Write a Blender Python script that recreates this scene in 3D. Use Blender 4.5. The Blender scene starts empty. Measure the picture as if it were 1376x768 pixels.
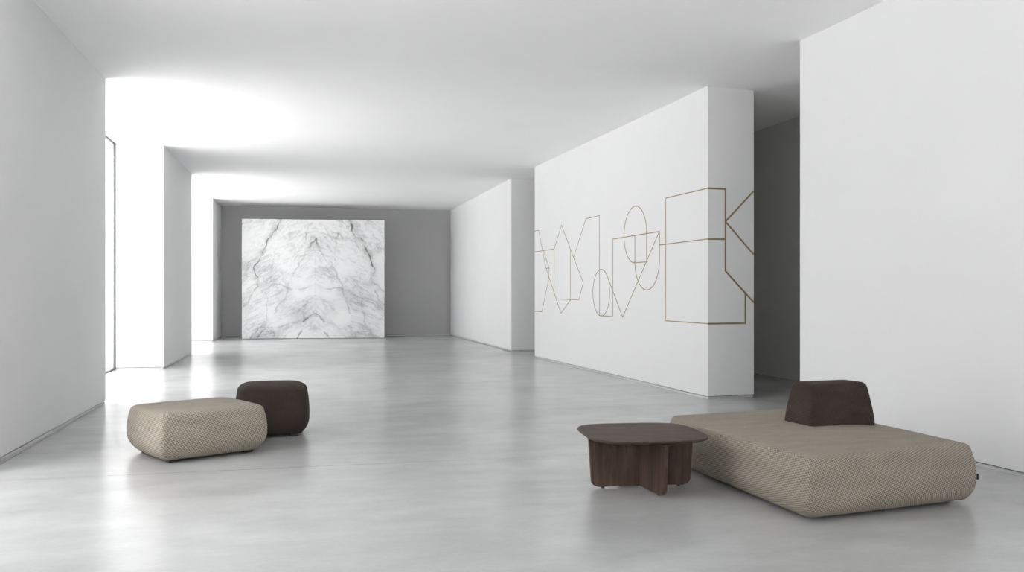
import bpy, bmesh, math, random
import numpy as np
from mathutils import Vector
C = bpy.context.scene.collection
PI = math.pi
H = 3.97            # ceiling height

# ------------------------------------------------------------------ helpers
def link(name, me, mat=None, parent=None, loc=(0, 0, 0), rotz=0):
    o = bpy.data.objects.new(name, me)
    C.objects.link(o)
    if mat: me.materials.append(mat)
    if parent: o.parent = parent
    o.location = loc
    o.rotation_euler = (0, 0, rotz)
    return o

def smooth(me, on=True):
    for p in me.polygons: p.use_smooth = on

def from_bm(name, bm, mat, parent=None, loc=(0, 0, 0), rotz=0, sm=False):
    bmesh.ops.recalc_face_normals(bm, faces=bm.faces)
    me = bpy.data.meshes.new(name)
    bm.to_mesh(me); bm.free()
    if sm: smooth(me)
    return link(name, me, mat, parent, loc, rotz)

def prism(bm, pts, z0, z1):
    lo = [bm.verts.new((x, y, z0)) for x, y in pts]
    hi = [bm.verts.new((x, y, z1)) for x, y in pts]
    n = len(pts)
    for i in range(n):
        bm.faces.new((lo[i], lo[(i+1) % n], hi[(i+1) % n], hi[i]))
    bm.faces.new(lo[::-1]); bm.faces.new(hi)

def box(bm, x0, x1, y0, y1, z0, z1):
    prism(bm, [(x0, y0), (x1, y0), (x1, y1), (x0, y1)], z0, z1)

def cyl(bm, x, y, r, z0, z1, n=20):
    prism(bm, [(x + r*math.cos(2*PI*i/n), y + r*math.sin(2*PI*i/n)) for i in range(n)], z0, z1)

def inset_poly(pts, d):
    n = len(pts); out = []
    area = sum(pts[i][0]*pts[(i+1) % n][1]-pts[(i+1) % n][0]*pts[i][1] for i in range(n))
    sg = 1 if area > 0 else -1
    for i in range(n):
        a = Vector(pts[i-1]); b = Vector(pts[i]); c = Vector(pts[(i+1) % n])
        e1 = (b-a).normalized(); e2 = (c-b).normalized()
        n1 = Vector((-e1.y, e1.x))*sg; n2 = Vector((-e2.y, e2.x))*sg
        m = (n1+n2).normalized()
        out.append(tuple(b + m*(d/max(.3, m.dot(n1)))))
    return out

def structure(o):
    o['kind'] = 'structure'
    return o

def thing(name, label, cat, loc, rotz=0, group=None):
    o = bpy.data.objects.new(name, None); C.objects.link(o)
    o.location = loc; o.rotation_euler = (0, 0, rotz); o.empty_display_size = .1
    o['label'] = label; o['category'] = cat
    if group: o['group'] = group
    return o

# ------------------------------------------------------------------ materials
class NT:
    def __init__(s, name):
        s.m = bpy.data.materials.new(name); s.m.use_nodes = True
        s.t = s.m.node_tree; s.b = s.t.nodes['Principled BSDF']
    def n(s, typ, **kw):
        nd = s.t.nodes.new(typ)
        for k, v in kw.items():
            if hasattr(nd, k) and k not in nd.inputs: setattr(nd, k, v)
            else: nd.inputs[k].default_value = v
        return nd
    def l(s, a, b): s.t.links.new(a, b)
    def math(s, op, a, b=None, clamp=False):
        nd = s.t.nodes.new('ShaderNodeMath'); nd.operation = op; nd.use_clamp = clamp
        for i, v in enumerate((a, b)):
            if v is None: continue
            if isinstance(v, (int, float)): nd.inputs[i].default_value = v
            else: s.l(v, nd.inputs[i])
        return nd.outputs[0]
    def ramp(s, fac, stops):
        r = s.t.nodes.new('ShaderNodeValToRGB'); e = r.color_ramp.elements
        while len(e) < len(stops): e.new(.5)
        for i, (p, c) in enumerate(stops):
            e[i].position = p; e[i].color = (c, c, c, 1) if isinstance(c, (int, float)) else (*c, 1)
        s.l(fac, r.inputs[0]); return r.outputs[0]
    def maprange(s, v, a, b, c, d):
        r = s.t.nodes.new('ShaderNodeMapRange')
        s.l(v, r.inputs[0])
        for i, q in enumerate((a, b, c, d)): r.inputs[i+1].default_value = q
        return r.outputs[0]
    def coords(s, scale=(1, 1, 1), src='Object', rot=(0, 0, 0)):
        tc = s.n('ShaderNodeTexCoord'); mp = s.n('ShaderNodeMapping')
        mp.inputs['Scale'].default_value = scale; mp.inputs['Rotation'].default_value = rot
        s.l(tc.outputs[src], mp.inputs[0]); return mp.outputs[0]
    def noise(s, vec, scale, detail=4, rough=.55, dist=0):
        nd = s.n('ShaderNodeTexNoise'); s.l(vec, nd.inputs['Vector'])
        nd.inputs['Scale'].default_value = scale; nd.inputs['Detail'].default_value = detail
        nd.inputs['Roughness'].default_value = rough; nd.inputs['Distortion'].default_value = dist
        return nd.outputs['Fac']
    def mix(s, fac, a, b):
        nd = s.t.nodes.new('ShaderNodeMix'); nd.data_type = 'RGBA'
        for sock, v in ((nd.inputs[0], fac), (nd.inputs[6], a), (nd.inputs[7], b)):
            if isinstance(v, (int, float)): sock.default_value = v
            elif isinstance(v, tuple): sock.default_value = (*v, 1)
            else: s.l(v, sock)
        return nd.outputs[2]
    def bump(s, h, strength, dist):
        nd = s.n('ShaderNodeBump'); nd.inputs['Strength'].default_value = strength
        nd.inputs['Distance'].default_value = dist
        s.l(h, nd.inputs['Height']); s.l(nd.outputs[0], s.b.inputs['Normal'])

def plaster(name, c):
    t = NT(name); v = t.coords()
    f = t.noise(v, 1.3, 5)
    t.l(t.mix(f, tuple(x*.975 for x in c), tuple(min(1, x*1.02) for x in c)), t.b.inputs['Base Color'])
    t.b.inputs['Roughness'].default_value = .75
    t.b.inputs['Specular IOR Level'].default_value = .25
    t.bump(t.noise(v, 90, 3), .08, .002)
    return t.m
M_wall = plaster('white_plaster', (.76, .761, .764))
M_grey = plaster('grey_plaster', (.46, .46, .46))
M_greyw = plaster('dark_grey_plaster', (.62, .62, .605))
M_ceil = plaster('ceiling_plaster', (.90, .90, .902))

def mk_floor():
    t = NT('polished_concrete'); v = t.coords()
    big = t.noise(v, .5, 5, .55)
    mid = t.noise(t.coords((1, 1.8, 1)), 1.7, 7, .6)
    fine = t.noise(v, 28, 4, .7)
    s = t.math('ADD', t.math('MULTIPLY', big, .5), t.math('ADD', t.math('MULTIPLY', mid, .38), t.math('MULTIPLY', fine, .12)))
    col = t.mix(t.maprange(s, .28, .72, 0, 1), (.305, .308, .31), (.515, .518, .518))
    sep = t.n('ShaderNodeSeparateXYZ'); t.l(v, sep.inputs[0])
    def line(val, at, hw):
        d = t.math('ABSOLUTE', t.math('SUBTRACT', val, at))
        return t.maprange(d, hw*.6, hw*1.3, 1, 0)
    ln = t.math('MAXIMUM', line(sep.outputs[1], 7.11, .0045), line(sep.outputs[0], -2.245, .004))
    ln = t.math('MAXIMUM', ln, line(sep.outputs[1], 14.6, .004))
    ln = t.math('MULTIPLY', ln, .85)
    t.l(t.mix(ln, col, (.12, .12, .12)), t.b.inputs['Base Color'])
    t.l(t.maprange(big, .3, .7, .225, .265), t.b.inputs['Roughness'])
    t.b.inputs['Specular IOR Level'].default_value = .95
    hgt = t.math('ADD', t.math('MULTIPLY', mid, .7), t.math('MULTIPLY', t.noise(v, 9, 3), .3))
    return t.m
M_floor = mk_floor()

def simple(name, col, rough, metal=0, spec=.5, var=.08, scale=20):
    t = NT(name); v = t.coords()
    t.l(t.mix(t.noise(v, scale, 4), tuple(x*(1-var) for x in col), tuple(x*(1+var) for x in col)), t.b.inputs['Base Color'])
    t.b.inputs['Roughness'].default_value = rough; t.b.inputs['Metallic'].default_value = metal
    t.b.inputs['Specular IOR Level'].default_value = spec
    return t.m
M_skirt = simple('pale_metal_trim', (.62, .62, .62), .45, .3)
M_gap = simple('shadow_gap_grey', (.10, .10, .10), .8)
M_frame = simple('dark_aluminium', (.10, .105, .11), .4, .6)
M_brass = simple('brushed_brass', (.31, .245, .13), .45, .5, var=.12, scale=6)
M_black = simple('black_plastic', (.012, .012, .012), .5)
M_terrace = simple('terrace_paving', (.74, .74, .73), .8)

def mk_glass():
    m = bpy.data.materials.new('window_glass'); m.use_nodes = True
    t = m.node_tree; t.nodes.clear()
    out = t.nodes.new('ShaderNodeOutputMaterial'); mx = t.nodes.new('ShaderNodeMixShader')
    tr = t.nodes.new('ShaderNodeBsdfTransparent'); gl = t.nodes.new('ShaderNodeBsdfGlossy')
    tr.inputs[0].default_value = (.98, .98, .98, 1); gl.inputs['Roughness'].default_value = .02
    mx.inputs[0].default_value = .05
    t.links.new(tr.outputs[0], mx.inputs[1])
    t.links.new(gl.outputs[0], mx.inputs[2]); t.links.new(mx.outputs[0], out.inputs[0])
    return m
M_glass = mk_glass()

def fabric(name, dark, mid, light, cell=.019, strength=.9):
    t = NT(name)
    uv = t.coords(src='UV', rot=(0, 0, math.radians(20)))
    sp = t.n('ShaderNodeSeparateXYZ'); t.l(uv, sp.inputs[0])
    wob = t.math('MULTIPLY', t.noise(t.coords(src='UV'), 30, 2), 1.6)
    su = t.math('SINE', t.math('ADD', t.math('MULTIPLY', sp.outputs[0], 2*PI/cell), wob))
    sv = t.math('SINE', t.math('ADD', t.math('MULTIPLY', sp.outputs[1], 2*PI/(cell*.78)), wob))
    stitch = t.maprange(t.math('MULTIPLY', su, sv), -.6, .6, 0, 1)
    yarn = t.noise(t.coords((1, 6, 1), src='UV'), 42, 3, .6)
    patch = t.noise(t.coords((1, 3, 1), src='UV'), 3.5, 4, .6)
    f = t.math('ADD', t.math('MULTIPLY', stitch, .40), t.math('ADD', t.math('MULTIPLY', yarn, .34), t.math('MULTIPLY', patch, .28)))
    t.l(t.ramp(f, [(.18, dark), (.5, mid), (.82, light)]), t.b.inputs['Base Color'])
    t.b.inputs['Roughness'].default_value = .92
    t.b.inputs['Specular IOR Level'].default_value = .15
    t.b.inputs['Sheen Weight'].default_value = .05
    hgt = t.math('ADD', t.math('MULTIPLY', stitch, .7), t.math('MULTIPLY', yarn, .35))
    t.bump(hgt, strength, .006)
    return t.m
M_beige = fabric('beige_weave', (.125, .106, .086), (.285, .246, .203), (.45, .40, .34), cell=.022)
M_beige_big = fabric('beige_coarse_weave', (.13, .111, .091), (.31, .270, .225), (.49, .44, .375), cell=.027)
M_brown = fabric('dark_brown_weave', (.016, .011, .0095), (.043, .031, .027), (.086, .064, .055), cell=.020)

def wood(name, axis):
    t = NT(name)
    sc = {'x': (1.2, 16, 16), 'z': (16, 16, 1.2)}[axis]
    v = t.coords(sc)
    a = t.noise(v, 1.6, 5, .6, .9); b = t.noise(v, 7, 3, .6)
    f = t.math('ADD', t.math('MULTIPLY', a, .7), t.math('MULTIPLY', b, .3))
    t.l(t.ramp(f, [(.3, (.034, .021, .016)), (.5, (.070, .044, .034)), (.72, (.112, .074, .058))]), t.b.inputs['Base Color'])
    t.l(t.maprange(b, .3, .7, .46, .6), t.b.inputs['Roughness'])
    t.b.inputs['Specular IOR Level'].default_value = .16
    t.bump(b, .12, .002)
    return t.m
M_wx = wood('walnut_top', 'x'); M_wz = wood('walnut_leg', 'z')

# ------------------------------------------------------------------ room shell
def wall(name, pts, base=None, z0=.034, mat=M_wall, lip=.007):
    """plaster block stopping just above the floor over a recessed core, with its own slim skirting"""
    bm = bmesh.new(); prism(bm, pts, z0, H)
    w = structure(from_bm(name, bm, mat))
    bm = bmesh.new(); prism(bm, inset_poly(pts, .03), 0, z0+.001)
    g = from_bm('recess', bm, M_gap, w)
    if base:
        bm = bmesh.new(); prism(bm, inset_poly(pts, lip), .0, .024)
        structure(from_bm(base, bm, M_skirt))
    return w

bm = bmesh.new(); box(bm, -3.35, 7.6, -5.3, 28.6, -.15, 0)
structure(from_bm('floor', bm, M_floor))
bm = bmesh.new(); box(bm, -3.35, 7.6, -5.3, 28.6, H, H+.2)
structure(from_bm('ceiling', bm, M_ceil))
WX = -3.06          # glass line
wall('wall_left', [(-3.30, 7.45), (-2.285, 7.45), (-2.243, 11.815), (-3.30, 11.815)], 'baseboard_left')
wall('wall_left_middle', [(-3.30, 16.885), (-2.248, 16.885), (-2.195, 20.87), (-3.30, 20.87)], 'baseboard_left_middle')
wall('wall_left_far', [(-3.30, 26.05), (-2.19, 26.05), (-2.13, 28.2), (-3.30, 28.2)], 'baseboard_left_far')
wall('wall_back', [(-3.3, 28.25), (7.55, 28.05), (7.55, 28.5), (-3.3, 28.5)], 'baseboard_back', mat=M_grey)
wall('wall_right_far', [(4.847, 19.90), (7.33, 19.90), (7.33, 28.04), (4.835, 28.04)], 'baseboard_right_far')
wall('wall_right_art', [(5.099, 10.416), (5.789, 10.50), (5.70, 17.977), (4.877, 17.977)], 'baseboard_right_art')
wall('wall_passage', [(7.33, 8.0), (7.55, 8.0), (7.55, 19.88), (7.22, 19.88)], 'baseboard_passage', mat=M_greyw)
wall('wall_right', [(5.125, 8.332), (7.31, 8.332), (7.6, -5.0), (5.42, -5.0)], 'baseboard_right')
wall('wall_behind_camera', [(4.4, -5.25), (7.55, -5.25), (7.55, -5.02), (4.4, -5.02)], 'baseboard_behind_camera')
wall('wall_left_near', [(-3.30, -5.0), (-2.30, -5.0), (-2.30, 3.9), (-3.30, 3.9)], 'baseboard_left_near')

# floor-to-ceiling glazing in the bays of the left wall
def window(i, y0, y1, mull=()):
    bm = bmesh.new()
    x0, x1 = WX-.015, WX+.015
    fw = .028
    box(bm, x0, x1, y0+.002, y1-.002, .002, fw)
    box(bm, x0, x1, y0+.002, y1-.002, H-fw, H-.002)
    box(bm, x0, x1, y0+.002, y0+fw, fw, H-fw)
    box(bm, x0, x1, y1-fw, y1-.002, fw, H-fw)
    for m in mull: box(bm, x0, x1, m-fw/2, m+fw/2, fw, H-fw)
    w = structure(from_bm('window_%d' % i, bm, M_frame))
    bm = bmesh.new(); box(bm, WX-.006, WX+.006, y0+.03, y1-.03, fw-.005, H-fw+.005)
    from_bm('pane', bm, M_glass, w)
    L = bpy.data.lights.new('daylight_portal', 'AREA'); L.shape = 'RECTANGLE'
    L.size = y1-y0; L.size_y = H; L.cycles.is_portal = True
    o = bpy.data.objects.new('daylight_portal', L); C.objects.link(o)
    o.location = (WX-.06, (y0+y1)/2, H/2); o.rotation_euler = (PI/2, 0, -PI/2)
window(1, 3.9, 7.45)
window(2, 11.815, 16.885, (14.3,))
window(3, 20.87, 26.05, (23.4,))
# unseen window behind the camera, added to brighten the wall end faces
bm = bmesh.new(); fw = .028; y0, y1 = -5.15, -5.12
for a, b, c, d in ((-2.3, 4.4, .002, fw), (-2.3, 4.4, H-fw, H-.002), (-2.3, -2.3+fw, fw, H-fw), (4.4-fw, 4.4, fw, H-fw), (1.04, 1.04+fw, fw, H-fw)):
    box(bm, a, b, y0, y1, c, d)
w4 = structure(from_bm('window_4', bm, M_frame))
bm = bmesh.new(); box(bm, -2.28, 4.38, -5.14, -5.13, fw-.005, H-fw+.005); from_bm('pane', bm, M_glass, w4)
L = bpy.data.lights.new('daylight_portal', 'AREA'); L.shape = 'RECTANGLE'; L.size = 6.7; L.size_y = H; L.cycles.is_portal = True
o = bpy.data.objects.new('daylight_portal', L); C.objects.link(o); o.location = (1.05, -5.2, H/2); o.rotation_euler = (PI/2, 0, 0)
structure(from_bm('ground', (lambda b: (box(b, -3.34, 60, -40, -5.32, -.3, -.12), b)[1])(bmesh.new()), M_terrace))
bm = bmesh.new(); box(bm, -60, -3.36, -40, 70, -.3, -.12)
structure(from_bm('ground', bm, M_terrace))

# ------------------------------------------------------------------ brass line drawing let into the wall
def ribbon(bm, pts, w, t, closed=False):
    n = len(pts); P = [Vector(p) for p in pts]
    L = []; R = []
    for i in range(n):
        a = P[i-1] if i else None; c = P[i+1] if i < n-1 else None
        e1 = (P[i]-a).normalized() if a is not None else (c-P[i]).normalized()
        e2 = (c-P[i]).normalized() if c is not None else e1
        n1 = Vector((-e1.y, e1.x)); n2 = Vector((-e2.y, e2.x))
        m = (n1+n2).normalized(); k = w/2/max(.35, m.dot(n1))
        L.append(P[i]+m*k); R.append(P[i]-m*k)
    # local x = along the wall, z = up, y = out of the wall
    vs = [[bm.verts.new((q.x, y, q.y)) for q in S] for S, y in ((L, 0), (R, 0), (L, t), (R, t))]
    for i in range(n-1):
        for A, B in ((0, 1), (2, 3), (0, 2), (1, 3)):
            bm.faces.new((vs[A][i], vs[A][i+1], vs[B][i+1], vs[B][i]))
    for i in (0, n-1): bm.faces.new((vs[0][i], vs[1][i], vs[3][i], vs[2][i]))

def arc(cx, cy, r, a0, a1, n=40):
    return [(cx+r*math.cos(math.radians(a0+(a1-a0)*i/n)), cy+r*math.sin(math.radians(a0+(a1-a0)*i/n))) for i in range(n+1)]

# s runs along the long face away from its near corner, z is height
cc = (3.735, 1.35); rr = .388; pt = (2.80, .966)
dd = math.hypot(cc[0]-pt[0], cc[1]-pt[1])
base = math.degrees(math.atan2(pt[1]-cc[1], pt[0]-cc[0])) + 360
tang = base - math.degrees(math.acos(rr/dd))      # tangent point, upper side
FACE = [
    [(7.56, 2.632), (7.281, 2.632), (6.79, 1.85), (5.846, .961), (5.276, 1.225)],
    [(6.953, 2.2), (6.573, 1.84), (6.615, 1.60), (7.054, .965), (7.56, .965)],
    [(6.788, 1.837), (6.56, 1.837)],
    [(7.56, 2.2), (6.259, 2.2), (6.259, 1.34)],
    [(6.259, 2.2), (5.807, 2.632), (5.121, 1.99), (4.604, 1.529), (4.828, 1.227), (6.146, 1.227)],
    [(5.303, 2.14), (5.303, 1.227)],
    [(5.121, 1.99), (4.47, 2.644), (3.813, 2.644), (3.813, .967), (3.214, .963), (3.214, 2.215), (1.443, 2.222)],
    [pt] + [(cc[0]+rr*math.cos(math.radians(a)), cc[1]+rr*math.sin(math.radians(a))) for a in
            [tang + (-205-(tang-360 if tang > 180 else tang))*k/60 for k in range(61)]],
    [pt, (1.443, 2.222)],
    [(1.885, 1.803), (1.885, 2.233)] + arc(2.315, 2.233, .430, 180, -90, 54) + [(1.885, 1.803)],
    [(2.319, 2.212), (2.319, 1.83)] + arc(1.879, 1.83, .440, 0, -180, 40) + [(1.439, 2.222)],
    [(1.439, 2.028), (0, 2.032)],
    [(0, 2.674), (1.231, 2.674), (1.231, .957), (0, .957)],
]
END = [
    [(0, 2.674), (.263, 2.674), (.263, 1.628), (.694, 1.223)],
    [(0, 2.032), (.263, 2.034)],
    [(.694, 2.667), (.263, 2.26), (.694, 1.843)],
    [(0, .957), (.565, .956), (.565, 1.337)],
]
art = thing('brass_line_drawing', 'thin brass line drawing of geometric shapes wrapping the corner of the white wall', 'wall art', (5.099, 10.416, 0))
def art_face(shapes, vec, flip, w):
    ang = math.atan2(vec[1], vec[0])
    for sh in shapes:
        bm = bmesh.new()
        ribbon(bm, sh, w, .003 if flip else -.003)
        o = from_bm('brass_strip', bm, M_brass, art, (0, 0, 0), ang)
art_face(FACE, (4.877-5.099, 17.977-10.416), True, .014)
art_face(END, (5.789-5.099, 10.50-10.416), False, .022)

# ------------------------------------------------------------------ bookmatched marble slab
def marble_slab():
    x0, x1, yy, hh = -1.47, 2.62, 26.98, 3.50
    W = x1-x0
    nx, nz = 330, 280
    X, Z = np.meshgrid(np.linspace(0, 1, nx), np.linspace(0, 1, nz))
    rng = np.random.default_rng(4)
    def vnoise(x, z, f, seed):
        r = np.random.default_rng(seed).random((64, 64))
        u = x*f; v = z*f
        i = np.floor(u).astype(int); j = np.floor(v).astype(int)
        a = u-i; b = v-j; a = a*a*(3-2*a); b = b*b*(3-2*b)
        g = lambda p, q: r[p % 64, q % 64]
        return g(i, j)*(1-a)*(1-b)+g(i+1, j)*a*(1-b)+g(i, j+1)*(1-a)*b+g(i+1, j+1)*a*b
    def fbm(x, z, f, seed, o=5):
        s = 0; amp = .5
        for k in range(o):
            s = s+amp*(vnoise(x, z, f*2**k, seed+k)-.5); amp *= .55
        return s
    dx = fbm(X, Z, 9, 10, 6)*.075; dz = fbm(X, Z, 9, 40, 6)*.075
    vein = np.zeros_like(X); soft = np.zeros_like(X)
    # veins traced in slab fractions (left to right, top to bottom), width, darkness
    V = [([(.27, .0), (.22, .10), (.17, .20), (.12, .32), (.085, .42), (.105, .50)], .0040, .85, .030),
         ([(.74, .0), (.79, .10), (.84, .20), (.88, .28), (.915, .38), (.93, .44), (.90, .50)], .0048, .85, .034),
         ([(.47, .21), (.51, .165), (.55, .21)], .0035, .8, .008),
         ([(.43, .86), (.48, .81), (.51, .785), (.54, .815), (.58, .86)], .0038, .85, .008),
         ([(.39, .99), (.42, .94)], .0045, .8, .008), ([(.59, .94), (.62, .99)], .0045, .8, .008),
         ([(.20, .57), (.27, .55), (.33, .59), (.40, .60), (.46, .57), (.51, .54), (.56, .57), (.62, .60), (.69, .58)], .0032, .36, .02),
         ([(.51, .17), (.45, .27), (.40, .38), (.34, .50), (.31, .60), (.28, .70), (.24, .80)], .004, .22, .035),
         ([(.51, .17), (.57, .27), (.62, .38), (.68, .50), (.70, .60), (.74, .70), (.78, .82)], .004, .38, .045),
         ([(.51, .25), (.46, .33), (.42, .42)], .003, .14, .02), ([(.51, .25), (.57, .36), (.61, .44)], .003, .14, .02),
         ([(.10, .50), (.12, .55), (.06, .64), (.02, .73)], .0040, .50, .022),
         ([(.92, .50), (.97, .58), (1.0, .62)], .0040, .45, .022), ([(.94, .60), (.96, .68), (.99, .73)], .005, .45, .02),
         ([(.40, .76), (.46, .68), (.51, .63), (.57, .68), (.64, .76)], .0035, .28, .026),
         ([(.51, .785), (.60, .86), (.68, .92)], .003, .35, .018), ([(.51, .785), (.42, .84), (.36, .90)], .003, .30, .018),
         ([(.10, .92), (.20, .91), (.28, .90), (.36, .87)], .003, .28, .03), ([(.70, .90), (.78, .90), (.90, .92)], .003, .25, .03),
         ([(.17, .62), (.185, .75), (.18, .86)], .003, .24, .014), ([(.83, .60), (.84, .74), (.85, .86), (.90, .96)], .003, .28, .02),
         ([(.08, .99), (.12, .92), (.17, .87)], .004, .42, .024), ([(.83, .88), (.90, .95), (.94, 1.0)], .004, .42, .024),
         ([(.12, .99), (.17, .92)], .004, .45, .012),
         ([(.45, .16), (.44, .11), (.48, .04)], .003, .34, .02), ([(.57, .16), (.585, .11), (.54, .04)], .003, .34, .02),
         ([(.66, .10), (.65, .15), (.67, .20)], .003, .40, .016), ([(.75, .31), (.77, .34), (.80, .36)], .003, .3, .02),
         ([(.01, .42), (.05, .36), (.09, .33)], .003, .38, .02), ([(.22, .50), (.23, .38), (.25, .30)], .003, .2, .016),
         ([(.02, .60), (.10, .52), (.17, .44)], .003, .2, .03)]
    px = X+dx; pz = (1-Z)+dz
    for pts, w, dk, hw in V:
        best = np.full(X.shape, 9.)
        for (ax, ay), (bx, by) in zip(pts[:-1], pts[1:]):
            vx, vy = bx-ax, by-ay; L2 = vx*vx+vy*vy
            tt = np.clip(((px-ax)*vx+(pz-ay)*vy)/L2, 0, 1)
            best = np.minimum(best, np.hypot(px-ax-tt*vx, (pz-ay-tt*vy)*.86))
        br = np.clip(.75+fbm(X, Z, 16, 70)*3.0, .15, 1.25)
        vein = np.maximum(vein, dk*br*np.exp(-(best/w)**2))
        soft = soft + dk*.30*np.exp(-(best/hw)**2)*np.clip(.5+fbm(X, Z, 22, 90)*2.6, 0, 1.4)
    # streaks rising to the centre seam, mirrored over it
    mx = np.abs(X-.51)
    u = (mx*.72+(1-Z)*-.70); v = (mx*.70+(1-Z)*.72)
    wv = np.where(X < .51, 0., .013)
    st = fbm(u*2+wv, v, 3.1, 127, 6)
    fil = fbm(u*5+st*1.0+wv, v*1.7+st*.6, 5, 151, 5)
    fil2 = fbm(u*13+st*2+wv, v*4+st*1.5, 4, 180, 5)
    ridge = np.exp(-(np.abs(fil)/.034)**1.2)
    ridge2 = np.exp(-(np.abs(fil2)/.04)**1.2)
    blot = fbm(X, Z, 5, 210, 5)
    mask = np.clip(.50+blot*2.4, .1, 1)
    vals = vein*.85 + soft*.75 + ridge*mask*.30 + ridge2*mask*.22 + np.clip(st*.6+.05+blot*.6, 0, .4)*.55
    vals += .10*np.exp(-(np.abs(X-.51)/.0018)**2)*(((1-Z) > .25) & ((1-Z) < .75))
    vals = np.clip(vals, 0, 1)
    root = thing('marble_slab', 'large upright white marble slab with grey bookmatched veins before the far wall', 'marble slab', ((x0+x1)/2, yy, 0), math.radians(-7.0))
    root.rotation_euler = (0, 0, math.atan2(26.76-27.20, 2.62+1.46))
    t = NT('bookmatched_marble')
    at = t.n('ShaderNodeAttribute'); at.attribute_name = 'vein'
    v3 = t.coords()
    cloud = t.noise(v3, 2.2, 6, .6)
    f = t.math('ADD', at.outputs['Fac'], t.math('MULTIPLY', t.math('SUBTRACT', cloud, .5), .16))
    t.l(t.ramp(f, [(0, (.735, .738, .742)), (.22, (.53, .535, .54)), (.85, (.15, .155, .16))]), t.b.inputs['Base Color'])
    t.b.inputs['Roughness'].default_value = .3
    Wd = 4.11; th = .14
    verts = []; faces = []
    for j in range(nz):
        for i in range(nx):
            verts.append(((X[j, i]-.5)*Wd, -th/2, .012+Z[j, i]*(hh-.012)))
    for j in range(nz-1):
        for i in range(nx-1):
            a = j*nx+i; faces.append((a, a+1, a+nx+1, a+nx))
    nb = len(verts)
    rim = [i for i in range(nx)] + [j*nx+nx-1 for j in range(1, nz)] + [(nz-1)*nx+i for i in range(nx-2, -1, -1)] + [j*nx for j in range(nz-2, 0, -1)]
    for r in rim: verts.append((verts[r][0], th/2, verts[r][2]))
    n = len(rim)
    for k in range(n):
        faces.append((rim[k], nb+k, nb+(k+1) % n, rim[(k+1) % n]))
    faces.append(tuple(nb+k for k in range(n)))
    me = bpy.data.meshes.new('stone_panel'); me.from_pydata(verts, [], faces); me.update()
    a = me.attributes.new('vein', 'FLOAT', 'POINT')
    dat = np.concatenate([vals.ravel(), vals.ravel()[rim]]).astype(np.float32)
    a.data.foreach_set('value', dat)
    link('stone_panel', me, t.m, root)
    bm = bmesh.new(); box(bm, -Wd/2+.03, Wd/2-.03, -th/2+.015, th/2-.015, 0, .013)
    from_bm('base_plate', bm, M_black, root)
marble_slab()

# ------------------------------------------------------------------ upholstery
def outline(a, b, r, bow, seg=14, cs=7):
    """rounded rectangle with slightly bowed sides; returns points and running length"""
    pts = []
    corners = [(a-r, b-r, 0), (-a+r, b-r, 90), (-a+r, -b+r, 180), (a-r, -b+r, 270)]
    for k, (cx, cy, a0) in enumerate(corners):
        rk = r
        for i in range(cs+1):
            an = math.radians(a0+90*i/cs)
            pts.append((cx+rk*math.cos(an), cy+rk*math.sin(an)))
        nx_, ny_, _ = corners[(k+1) % 4]
        an = math.radians(a0+90)
        p = (cx+rk*math.cos(an), cy+rk*math.sin(an)); q = (nx_+rk*math.cos(an), ny_+rk*math.sin(an))
        for i in range(1, seg):
            s = i/seg
            w = bow*(1-(2*s-1)**2)
            pts.append((p[0]+(q[0]-p[0])*s+math.cos(an)*w, p[1]+(q[1]-p[1])*s+math.sin(an)*w))
    return pts

def skewed(v, ang):
    a = math.radians(ang)
    return (v[0]*math.cos(a), v[1]+v[0]*math.sin(a), *v[2:])

def base_panel(root, a, b, z0, z1, skew):
    bm = bmesh.new(); prism(bm, [skewed(p, skew) for p in ((-a, -b), (a, -b), (a, b), (-a, b))], z0, z1)
    from_bm('base_panel', bm, M_black, root)

def cushion(name, a, b, prof, crown, r, bow, mat, parent, loc=(0, 0, 0), skew=0):
    """prof: list of (inset, z) going up the side; then rings close the top with a slight crown"""
    n = None; rings = []; uvs = []
    for ins, z in prof:
        rk = max(.012, r-ins*.25)
        o = outline(a-ins, b-ins, rk, bow)
        rings.append([(x, y, z) for x, y in o])
    n = len(rings[0])
    ztop = prof[-1][1]; last = rings[-1]
    for k in range(1, 9):
        s = 1-k/9
        rings.append([(x*s, y*s, ztop+crown*(1-s*s)) for x, y, z in last])
    zb = prof[0][1]
    rings = [[skewed(v, skew) for v in ring] for ring in rings]
    verts = [v for ring in rings for v in ring]
    cid = len(verts); verts.append((0, 0, ztop+crown)); verts.append((0, 0, zb))
    faces = []
    for k in range(len(rings)-1):
        for i in range(n):
            j = (i+1) % n
            faces.append((k*n+i, k*n+j, (k+1)*n+j, (k+1)*n+i))
    K = (len(rings)-1)*n
    for i in range(n):
        faces.append((K+i, K+(i+1) % n, cid)); faces.append(((i+1) % n, i, cid+1))
    me = bpy.data.meshes.new(name); me.from_pydata(verts, [], faces); me.update()
    # lay the cloth: sides unroll around the body, the top lies flat
    uv = me.uv_layers.new(name='cloth')
    base = rings[len(prof)//2]; run = [0]
    for i in range(n):
        p, q = base[i], base[(i+1) % n]; run.append(run[-1]+math.hypot(q[0]-p[0], q[1]-p[1]))
    hgt = [0]
    for k in range(1, len(prof)):
        hgt.append(hgt[-1]+math.hypot(prof[k][0]-prof[k-1][0], prof[k][1]-prof[k-1][1]))
    P = len(prof)
    for p in me.polygons:
        side = all(me.loops[l].vertex_index < P*n for l in p.loop_indices) and p.index < (P-1)*n
        wrap = side and (p.index % n) == n-1
        for l in p.loop_indices:
            vi = me.loops[l].vertex_index
            if side:
                i = vi % n
                uv.data[l].uv = (run[n] if (wrap and i == 0) else run[i], hgt[vi//n])
            else:
                uv.data[l].uv = (verts[vi][0], verts[vi][1])
    smooth(me)
    return link(name, me, mat, parent, loc)

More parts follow.
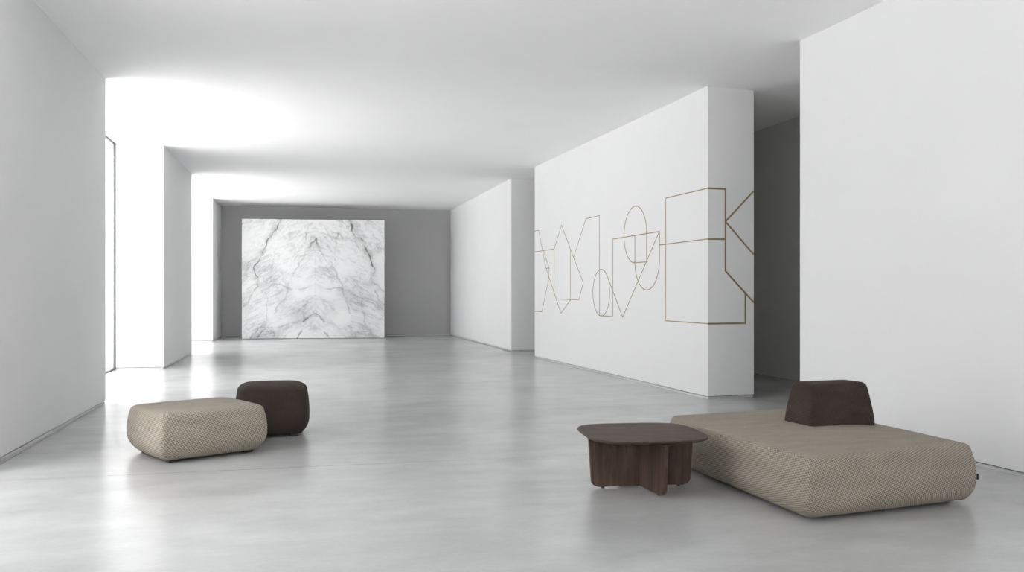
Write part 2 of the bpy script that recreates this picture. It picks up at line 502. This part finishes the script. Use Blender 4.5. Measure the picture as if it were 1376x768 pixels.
def side_profile(z0, z1, b_in, t_in, shoulder, n=16, belly=.5):
    """a bulging side: inset b_in at the bottom, 0 at the belly, t_in at the shoulder, then a rounded shoulder"""
    out = []
    zs = z1-shoulder
    for i in range(n+1):
        s = i/n; z = z0+(zs-z0)*s
        if s < belly: ins = b_in*((belly-s)/belly)**2.8
        else: ins = t_in*((s-belly)/(1-belly))**2
        out.append((ins, z))
    # shoulder
    for i in range(1, 8):
        an = PI/2*i/7
        out.append((t_in+shoulder*1.5*(1-math.cos(an)), zs+shoulder*math.sin(an)))
    return out

def feet(root, xs, ys, h=.03, w=.09, skew=0):
    for x0 in xs:
        for y0 in ys:
            x, y = skewed((x0, y0), skew)
            bm = bmesh.new(); box(bm, x-w/2, x+w/2, y-w/2, y+w/2, 0, h)
            bmesh.ops.bevel(bm, geom=[e for e in bm.edges], offset=.004, segments=2, affect='EDGES')
            from_bm('foot', bm, M_black, root)

def piping(name, a, b, r, bow, ins, z, rad, mat, parent):
    o = outline(a-ins, b-ins, max(.012, r-ins*.25), bow)
    cu = bpy.data.curves.new(name, 'CURVE'); cu.dimensions = '3D'; cu.bevel_depth = rad; cu.bevel_resolution = 2
    sp = cu.splines.new('POLY'); sp.points.add(len(o)-1); sp.use_cyclic_u = True
    for q, (x, y) in zip(sp.points, o): q.co = (x, y, z, 1)
    return link(name, cu, mat, parent)

# wide lounge seat on the right
SK = 7.5
sofa = thing('lounge_sofa', 'long low beige woven seat block with dark brown backrest beside the coffee table', 'sofa', (3.55, 5.70, 0), math.radians(1))
sa, sb = .688, .972
cushion('seat', sa, sb, side_profile(.026, .387,   .055, .028, .034, belly=.48), .030, .035, .010, M_beige, sofa, skew=SK)
base_panel(sofa, .56, .82, .018, .05, SK)
feet(sofa, (-.50, .50), (-.78, .78), .03, .11, SK)
bk = cushion('backrest', .278, .165, [(0, .36), (0, .42), (.004, .46), (.009, .50), (.017, .55), (.026, .60), (.033, .64), (.039, .67), (.048, .692), (.064, .704)], .008, .030, .004, M_brown, sofa, loc=(.225, .045, 0))
bk.rotation_euler.z = math.radians(4)
bm = bmesh.new(); box(bm, -.006, .013, -.009, .009, -.018, .018)
from_bm('tag', bm, M_black, sofa, (*skewed((sa+.002, -.945), SK), .172))

# ottomans on the left
OK = 3
ott = thing('ottoman', 'wide beige woven ottoman with bulging sides, on the floor at left', 'ottoman', (-.80, 8.01, 0), math.radians(27))
cushion('cushion_body', .466, .425, side_profile(.024, .405, .075, .022, .05, belly=.52), .020, .05, .018, M_beige_big, ott, skew=OK)
base_panel(ott, .33, .30, .016, .05, OK)
feet(ott, (-.32, .32), (-.29, .29), .03, .08, OK)
pf = thing('pouf', 'dark brown woven cube pouf standing behind the beige ottoman', 'ottoman', (-.20, 8.88, 0), math.radians(2))
cushion('cushion_body', .325, .31, side_profile(.024, .488, .06, .022, .065, belly=.42), .010, .10, .022, M_brown, pf)
base_panel(pf, .22, .22, .016, .05, 0)
feet(pf, (-.2, .2), (-.2, .2), .03, .07)

# ------------------------------------------------------------------ walnut coffee table
TR = math.radians(-6.0)
tb = thing('coffee_table', 'low walnut coffee table with rounded square top on crossed panel legs', 'coffee table', (2.345, 5.825, 0), TR)
def squircle(a, n=3.8, N=120, k=1.0):
    out = []
    for i in range(N):
        t = 2*PI*i/N; c, s = math.cos(t), math.sin(t)
        out.append((a*math.copysign(abs(c)**(2/n), c), a*math.copysign(abs(s)**(2/n), s)))
    return out
bm = bmesh.new()
prof = [(.060, .352), (.022, .362), (.004, .371), (0, .376), (.0012, .381), (.005, .385)]
rings = []
for ins, z in prof:
    rings.append([bm.verts.new((x, y, z)) for x, y in squircle(.415-ins)])
N = len(rings[0])
for A, B in zip(rings[:-1], rings[1:]):
    for i in range(N): bm.faces.new((A[i], A[(i+1) % N], B[(i+1) % N], B[i]))
bm.faces.new(rings[0][::-1]); bm.faces.new(rings[-1])
top = from_bm('table_top', bm, M_wx, tb)
for p in top.data.polygons: p.use_smooth = len(p.vertices) == 4

def leg_panel(ang):
    """half of the cross: an upright board with a rounded foot, flaring into the top on both faces"""
    bm = bmesh.new()
    zs = [.012+.34*i/40 for i in range(41)]
    ztop = .352
    rows = []
    for i, z in enumerate(zs):
        z = min(z, ztop)
        s = (z-.012)/(ztop-.012)
        out = .352+.022*s
        rb = .045
        if z-.012 < rb: out -= rb-math.sqrt(max(0, rb*rb-(rb-(z-.012))**2))
        th = .0165
        fl = .03
        if ztop-z < fl: th += fl-math.sqrt(max(0, fl*fl-(fl-(ztop-z))**2))
        rows.append((z, out, th))
    vs = []
    for z, out, th in rows:
        e = .006
        ring = [(.0, -th), (out-e, -th), (out-.0015, -th+e*.4), (out, -th+e), (out, th-e), (out-.0015, th-e*.4), (out-e, th), (.0, th)]
        vs.append([bm.verts.new((x, y, z)) for x, y in ring])
    m = len(vs[0])
    for A, B in zip(vs[:-1], vs[1:]):
        for i in range(m): bm.faces.new((A[i], A[(i+1) % m], B[(i+1) % m], B[i]))
    bm.faces.new(vs[0][::-1]); bm.faces.new(vs[-1])
    o = from_bm('leg', bm, M_wz, tb, rotz=ang)
    bm = bmesh.new(); cyl(bm, .27, 0, .011, 0, .0125)
    from_bm('glide', bm, M_black, o)
for k in range(4): leg_panel(k*PI/2 + (math.radians(11) if k % 2 else 0))

# ------------------------------------------------------------------ daylight
w = bpy.data.worlds.new('overcast_sky'); bpy.context.scene.world = w; w.use_nodes = True
bg = w.node_tree.nodes['Background']
wt = w.node_tree      # overcast dome: the zenith three times as bright as the horizon
tc = wt.nodes.new('ShaderNodeTexCoord'); sx = wt.nodes.new('ShaderNodeSeparateXYZ'); mr = wt.nodes.new('ShaderNodeMapRange')
wt.links.new(tc.outputs['Generated'], sx.inputs[0]); wt.links.new(sx.outputs[2], mr.inputs[0])
mr.inputs[1].default_value = 0; mr.inputs[2].default_value = 1; mr.inputs[3].default_value = 4.0; mr.inputs[4].default_value = 13.0
wt.links.new(mr.outputs[0], bg.inputs[1]); bg.inputs[0].default_value = (1, 1, 1, 1)
sn = bpy.data.lights.new('fill_sun', 'SUN'); sn.energy = 9.5; sn.angle = .02; so = bpy.data.objects.new('fill_sun', sn); C.objects.link(so)
so.location = (20, 0, 30); so.rotation_euler = (0, math.radians(25), 0)   # high sun added behind the hall to brighten the ceiling off the terrace

cam = bpy.data.cameras.new('camera'); co = bpy.data.objects.new('camera', cam); C.objects.link(co)
cam.sensor_width = 36; cam.lens = 36*1200/1376; cam.shift_y = 9/1376
co.location = (0, 0, 1.35); co.rotation_euler = (PI/2, 0, -math.atan(293/1200))
cam.clip_end = 200
S = bpy.context.scene
S.camera = co
S.view_settings.view_transform = 'Standard'; S.view_settings.look = 'None'
S.view_settings.gamma = 1; S.view_settings.use_curve_mapping = False
S.view_settings.exposure = -0.42
try:
    S.cycles.max_bounces = 16; S.cycles.diffuse_bounces = 12; S.cycles.glossy_bounces = 8
except Exception: pass
